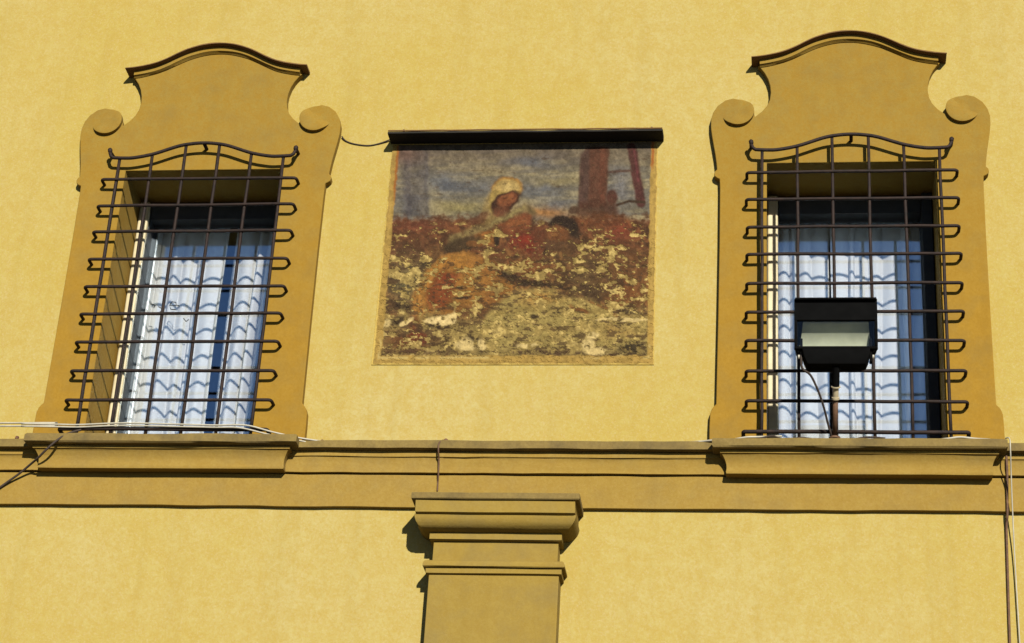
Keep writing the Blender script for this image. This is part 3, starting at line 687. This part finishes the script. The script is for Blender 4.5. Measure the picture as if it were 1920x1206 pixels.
    me = bpy.data.meshes.new('painted_plaster'); me.from_pydata(AV.tolist(), [], F.tolist() + F2)
    at = me.color_attributes.new('pigment', 'FLOAT_COLOR', 'POINT')
    cc = np.ones((len(AV), 4), np.float32); cc[:base, :3] = col.reshape(-1, 3); cc[base:, :3] = col.reshape(-1, 3)[rim]
    at.data.foreach_set('color', cc.ravel()); me.materials.append(mural_m); me.update()
    o = bpy.data.objects.new('painted_plaster', me); C.objects.link(o); o.parent = e
mural()

# hood over the mural: thin dark sheet on battens with folded rim
hd = empty('mural_hood', (-1.253, YW, 7.2)); tag(hd, 'dark sheet-metal rain hood projecting over the mural', 'rain hood')
hx0, hx1 = -1.938, -0.574
def hood_sheet():
    n = 40; V = []; F = []
    for i in range(n + 1):
        t = i / n; x = hx0 + (hx1 - hx0) * t; w1 = 0.0015 * wob(x * 6, 71); w2 = 0.0012 * wob(x * 9, 72); zz = 0.003 * (1 - 2 * t)
        for y, z in ((YW + 0.01, 7.232), (-0.078, 7.210), (-0.084, 7.206), (-0.084, 7.197), (-0.078, 7.195), (YW + 0.01, 7.199)):
            V.append((x, y + (w1 if y < 0 else 0), z + (w2 if y < 0 else 0) + zz))
    m = 6
    for i in range(n):
        for k in range(m): F.append((i * m + k, i * m + (k + 1) % m, (i + 1) * m + (k + 1) % m, (i + 1) * m + k))
    F.append(tuple(range(m))); F.append(tuple(n * m + k for k in range(m))); return V, F
obj('hood_sheet', *hood_sheet(), sheet_m, hd)
rim = [(hx0 + 0.002 + (hx1 - hx0 - 0.004) * i / 30, -0.0845 + 0.001 * wob(i * .7, 75), 7.2105 + 0.003 * (1 - i / 15) + 0.001 * wob(i * .9, 76)) for i in range(31)]
obj('rim_strip', *tube(rim, 0.004, 6), hoodtop_m, hd)
for px, py in ((757, 246), (1222, 241)):
    p = W(px, py, -0.07); obj('nail', *tube([p + Vector((0, 0, -0.006)), p + Vector((0, 0, 0.004)), p + Vector((0, 0, 0.008))], 0.007, 8, rs=[0.005, 0.008, 0.004]), bolt_m, hd)

# ------------------------------------------------------------------ floodlight in front of the grille
def floodlight():
    yl = -0.35                                       # how far the lamp leans out from the sill
    o = W(1567, 609, yl); xc = o.x
    e = empty('floodlight', (0.234, -0.09, 5.545)); tag(e, 'black rectangular floodlight on a short stem at the window sill', 'floodlight')
    tilt = math.radians(6); c_, s_ = math.cos(tilt), math.sin(tilt)
    def T(x, y, z): return o + Vector((x, y * c_ - z * s_, z * c_ + y * s_))       # lamp frame, front is -y, tipped downward
    def tb(x0, x1, y0, y1, z0, z1):
        V, F = box(x0, x1, y0, y1, z0, z1); return [T(*p) for p in V], F
    hw, hh = 0.184, 0.120
    m = MB(); t = 0.013; zo = 0.016                         # zo: top of the light opening
    for q in ((-hw, hw, -0.016, 0.008, zo, hh), (-hw, hw, -0.016, 0.008, -hh, -hh + t), (-hw, -hw + t, -0.0158, 0.0078, -hh + t, zo), (hw - t, hw, -0.0158, 0.0078, -hh + t, zo)): m.add(tb(*q))
    obj('bezel', m.v, m.f, black_m, e, bevel=0.003)
    # trough reflector: upright at the back, curling forward overhead, raked ends
    n = 20; V = []; F = []; zb_, zt_ = -hh + t - 0.001, zo + 0.001
    sec = [(0.006, zb_), (0.080, zb_ + 0.002)]; yy = 0.088; hz_ = zt_ - zb_ - 0.004
    for i in range(n + 1):
        sec.append((max(yy, 0.006), zb_ + 0.004 + hz_ * i / n)); yy -= math.tan(math.radians(66 * (i + 0.5) / n)) * hz_ / n
    q = len(sec)
    for sx in (-1, 1):
        for (y, z) in sec: V.append(T(sx * (hw - t + 0.001 - 0.22 * (z - zb_) - 0.05 * y), y, z))
    for i in range(q - 1): F.append((i, i + 1, q + i + 1, q + i))
    obj('reflector', V, F, alu_m, e, smooth=True)
    for sx in (-1, 1):
        obj('reflector_end', *tb(sx * (hw - t - 0.001) - 0.0015, sx * (hw - t - 0.001) + 0.0015, 0.008, 0.09, zb_, zt_), black_m, e)
    obj('lamp_glass', *tb(-hw + t - .003, hw - t + .003, -0.006, -0.003, -hh + t - .003, zo + .003), lampglass_m, e)
    V = []; F = []                                    # housing shell behind the bezel
    for y, kx, kz in ((0.0085, 0.985, 0.985), (0.098, 0.95, 0.95), (0.135, 0.62, 0.62), (0.140, 0.3, 0.3)):
        for sx, sz in ((-1, -1), (1, -1), (1, 1), (-1, 1)): V.append(T(sx * hw * kx, y, sz * hh * kz))
    for k in range(3):
        for i in range(4): F.append((k * 4 + i, k * 4 + (i + 1) % 4, (k + 1) * 4 + (i + 1) % 4, (k + 1) * 4 + i))
    F.append((12, 13, 14, 15)); obj('housing', V, F, black_m, e)
    for i in range(9):
        x = -0.12 + i * 0.03; obj('cooling_fin', *tb(x - 0.002, x + 0.002, 0.134, 0.160, -0.07, 0.07), black_m, e)
    obj('top_lip', *tb(-hw + .004, hw - .004, -0.034, -0.0165, hh - 0.010, hh - 0.002), black_m, e)
    # control box and yoke under the lamp
    zc = o.z - 0.120
    V = []
    for z, h, ya, yb in ((zc - 0.004, 0.150, -0.014, 0.085), (zc - 0.040, 0.142, -0.008, 0.085), (zc - 0.066, 0.132, 0.0, 0.08), (zc - 0.074, 0.126, 0.006, 0.07)):
        V += [(xc - h, yl + ya, z), (xc + h, yl + ya, z), (xc + h, yl + yb, z), (xc - h, yl + yb, z)]
    F = [(k * 4 + i, k * 4 + (i + 1) % 4, (k + 1) * 4 + (i + 1) % 4, (k + 1) * 4 + i) for k in range(3) for i in range(4)] + [(0, 1, 2, 3), (12, 13, 14, 15)]
    obj('control_box', V, F, black_m, e, bevel=0.004)
    for s in (-1, 1):
        obj('yoke', *box(xc + s * 0.153 - 0.006, xc + s * 0.153 + 0.006, yl + 0.015, yl + 0.045, zc - 0.055, zc + 0.06), black_m, e, bevel=0.002)
        obj('yoke_bolt', *tube([(xc + s * 0.160, yl + 0.02, zc - 0.03), (xc + s * 0.168, yl + 0.02, zc - 0.03)], 0.009), whitecable_m, e)
    A = Vector((xc, yl + 0.035, zc - 0.072)); B = Vector((0.235, -0.095, 5.549))
    P = lambda t: A.lerp(B, t)
    obj('stem', *tube([P(0), P(0.18), P(0.27)], 0.0165, 12), black_m, e)
    obj('stem_collar', *tube([P(0.27), P(0.285), P(0.286), P(0.42), P(0.421), P(0.45)], 0.014, 12, rs=[.021, .021, .0135, .0135, .018, .018]), brass_m, e)
    obj('stem_pipe', *tube([P(0.45), P(0.7), P(0.97)], 0.0115, 10), pipe_m, e, smooth=True)
    obj('pipe_foot', *tube([B + Vector((0, 0, -0.004)), B + Vector((0, 0, 0.005)), B + Vector((0, 0, 0.012))], 0.026, 12, rs=[.026, .026, .014]), pipe_m, e)
    q = [(1503, 664, yl + .02), (1504, 690, yl + .02), (1520, 704, -.30), (1534, 733, -.25), (1545, 765, -.19), (1553, 797, -.13), (1560, 818, -.10)]
    obj('supply_cable', *tube(spline([W(1510, 655, yl + .05)] + [W(*p) for p in q], 6), 0.0052), darkcable_m, e, smooth=True)
floodlight()

# ------------------------------------------------------------------ cables, conduits, bolts
def cable(name, pts, r, mat, label, cat, group=None, n=8):
    pts = [Vector(p) for p in pts]; c = sum(pts, Vector()) / len(pts); c.z = min(p.z for p in pts)
    o = obj(name, *tube(spline(pts, n), r), mat, None, smooth=True)
    off = c; o.data.transform(Matrix.Translation(-off)); o.location = off
    return tag(o, label, cat, group)

def wp(lst): return [W(*q) for q in lst]
cable('twin_cable', [(X0 + 0.3, -0.045, 5.588)] + wp([(-60, 793.5, -0.08), (40, 794.5, -0.09), (110, 796, -0.09), (150, 796.5, -0.09), (230, 793.5, -0.092), (330, 795.5, -0.094), (400, 797.5, -0.094), (460, 797.5, -0.095), (510, 810, -0.085), (560, 821, -0.07), (606, 828, -0.055)]), 0.0042, whitecable_m, 'upper pale cable of the pair strung past the grille foot', 'cable', 'pale cables on the string course')
cable('twin_cable', [(X0 + 0.3, -0.045, 5.575)] + wp([(-60, 799.5, -0.08), (40, 799.5, -0.09), (110, 800.5, -0.09), (150, 801, -0.09), (230, 798, -0.092), (330, 800, -0.094), (400, 801.5, -0.094), (450, 802.5, -0.095), (500, 814, -0.085), (545, 823, -0.07), (575, 829, -0.058)]), 0.004, whitecable_m, 'lower pale cable of the pair strung past the grille foot', 'cable', 'pale cables on the string course')
cable('dark_cable', wp([(152, 806, -0.085), (128, 813, -0.11), (108, 825, -0.123), (88, 842, -0.124), (72, 858, -0.10), (58, 870, -0.06), (35, 889, -0.03), (0, 914, -0.013), (-60, 958, -0.012), (-140, 1020, -0.004)]), 0.0055, darkcable_m, 'dark cable dropping slantwise over the string course from the grille foot', 'cable')
cable('drooping_wire', wp([(641, 256, 0.010), (648, 264, 0.0155), (664, 270, 0.0165), (690, 273, 0.0165), (712, 269, 0.0155), (734, 261, 0.010)]), 0.0035, darkcable_m, 'thin wire drooping from the scroll to the mural hood', 'wire')
cable('thin_wire', wp([(836, 828, -0.02), (830, 826, -0.05), (823, 832, -0.062), (822, 846, -0.062), (823, 862, -0.036), (822, 889, -0.022), (821, 905, -0.006), (820, 921, -0.006)]), 0.004, pipe_m, 'thin brown wire hooked over the ledge above the pilaster capital', 'wire')
pl = [W(1888, 866, -0.008)]; px_ = pl[0].x
cable('brown_conduit', [(0.992, -0.030, 5.50), (0.992, -0.022, 5.40), (0.988, -0.012, 5.30), (0.985, -0.010, 5.22), (0.980, 0.008, 5.16), (0.974, 0.012, 4.9), (0.969, 0.012, 4.64), (0.962, 0.012, 4.2), (0.955, 0.012, 3.0), (0.95, 0.012, 0.0)], 0.0058, pipe_m, 'thin brown conduit running straight down the wall from the sill corner', 'conduit')
cable('white_cable', [(0.985, -0.10, 5.552), (1.000, -0.122, 5.540), (1.001, -0.122, 5.48), (1.004, -0.07, 5.38), (1.006, -0.03, 5.22), (1.008, 0.0, 5.0), (1.010, 0.005, 4.64), (1.014, 0.01, 4.0), (1.02, 0.01, 0.0)], 0.003, whitecable_m, 'thin white cable hanging loose beside the brown conduit', 'cable')
cable('ledge_cable', wp([(1150, 834, -0.04), (1240, 831, -0.045), (1300, 829, -0.05), (1335, 826, -0.07), (1375, 824, -0.09), (1400, 820, -0.1)]) + [Vector((-0.10, -0.095, 5.556)), Vector((0.0, -0.10, 5.558))], 0.0048, whitecable_m, 'pale cable creeping along the ledge to the floodlight sill', 'cable')
cable('coiled_wire', wp([(1425, 822, -0.1), (1450, 818, -0.1), (1475, 826, -0.1), (1500, 821, -0.105), (1530, 824, -0.1), (1580, 827, -0.1), (1625, 820, -0.1), (1660, 822, -0.1)]), 0.0045, darkcable_m, 'kinked dark wire lying along the floodlight sill', 'wire')
cable('loose_cable', wp([(1700, 824, -0.1), (1740, 826, -0.1), (1775, 823, -0.1), (1800, 820, -0.1), (1830, 823, -0.1), (1860, 825, -0.1), (1885, 831, -0.11)]), 0.005, whitecable_m, 'pale cable end lying on the floodlight sill beside the conduit', 'cable')

def bolt(px, py, y, label, r=0.011):
    p = W(px, py, y); o = obj('anchor_bolt', *tube([p + Vector((0, 0.03, -0.012)), p + Vector((0, 0.006, -0.002)), p, p + Vector((0, -0.006, 0.001))], r, 8, rs=[r * .5, r * .5, r, r * .7]), bolt_m)
    o.data.transform(Matrix.Translation(-p)); o.location = p; tag(o, label, 'bolt', 'rusty bolts on the string course')
bolt(32, 821, -0.04, 'rusty bolt on the ledge beside the slanting dark cable')
bolt(570, 826, -0.05, 'rusty bolt on the ledge clamping the twin pale cables')
bolt(604, 828, -0.045, 'rusty bolt where the twin pale cables end')
bolt(836, 826, -0.03, 'rusty bolt holding the thin brown wire on the ledge')
for px, py, lab in ((747, 828, 'tiny nail on the ledge between the twin cables and the thin brown wire'), (889, 829, 'tiny nail on the ledge just past the thin brown wire'), (1025, 831, 'tiny nail on the ledge above the corner of the pilaster capital'), (1150, 831, 'tiny nail on the ledge where the creeping pale cable begins')):
    p = W(px, py, -0.03); o = obj('ledge_nail', *tube([p + Vector((0, 0, -0.02)), p + Vector((0, 0, -0.003)), p, p + Vector((0, 0, 0.003))], 0.004, 6, rs=[.003, .003, .005, .004]), bolt_m)
    o.data.transform(Matrix.Translation(-p)); o.location = p; tag(o, lab, 'nail', 'small nails along the ledge')
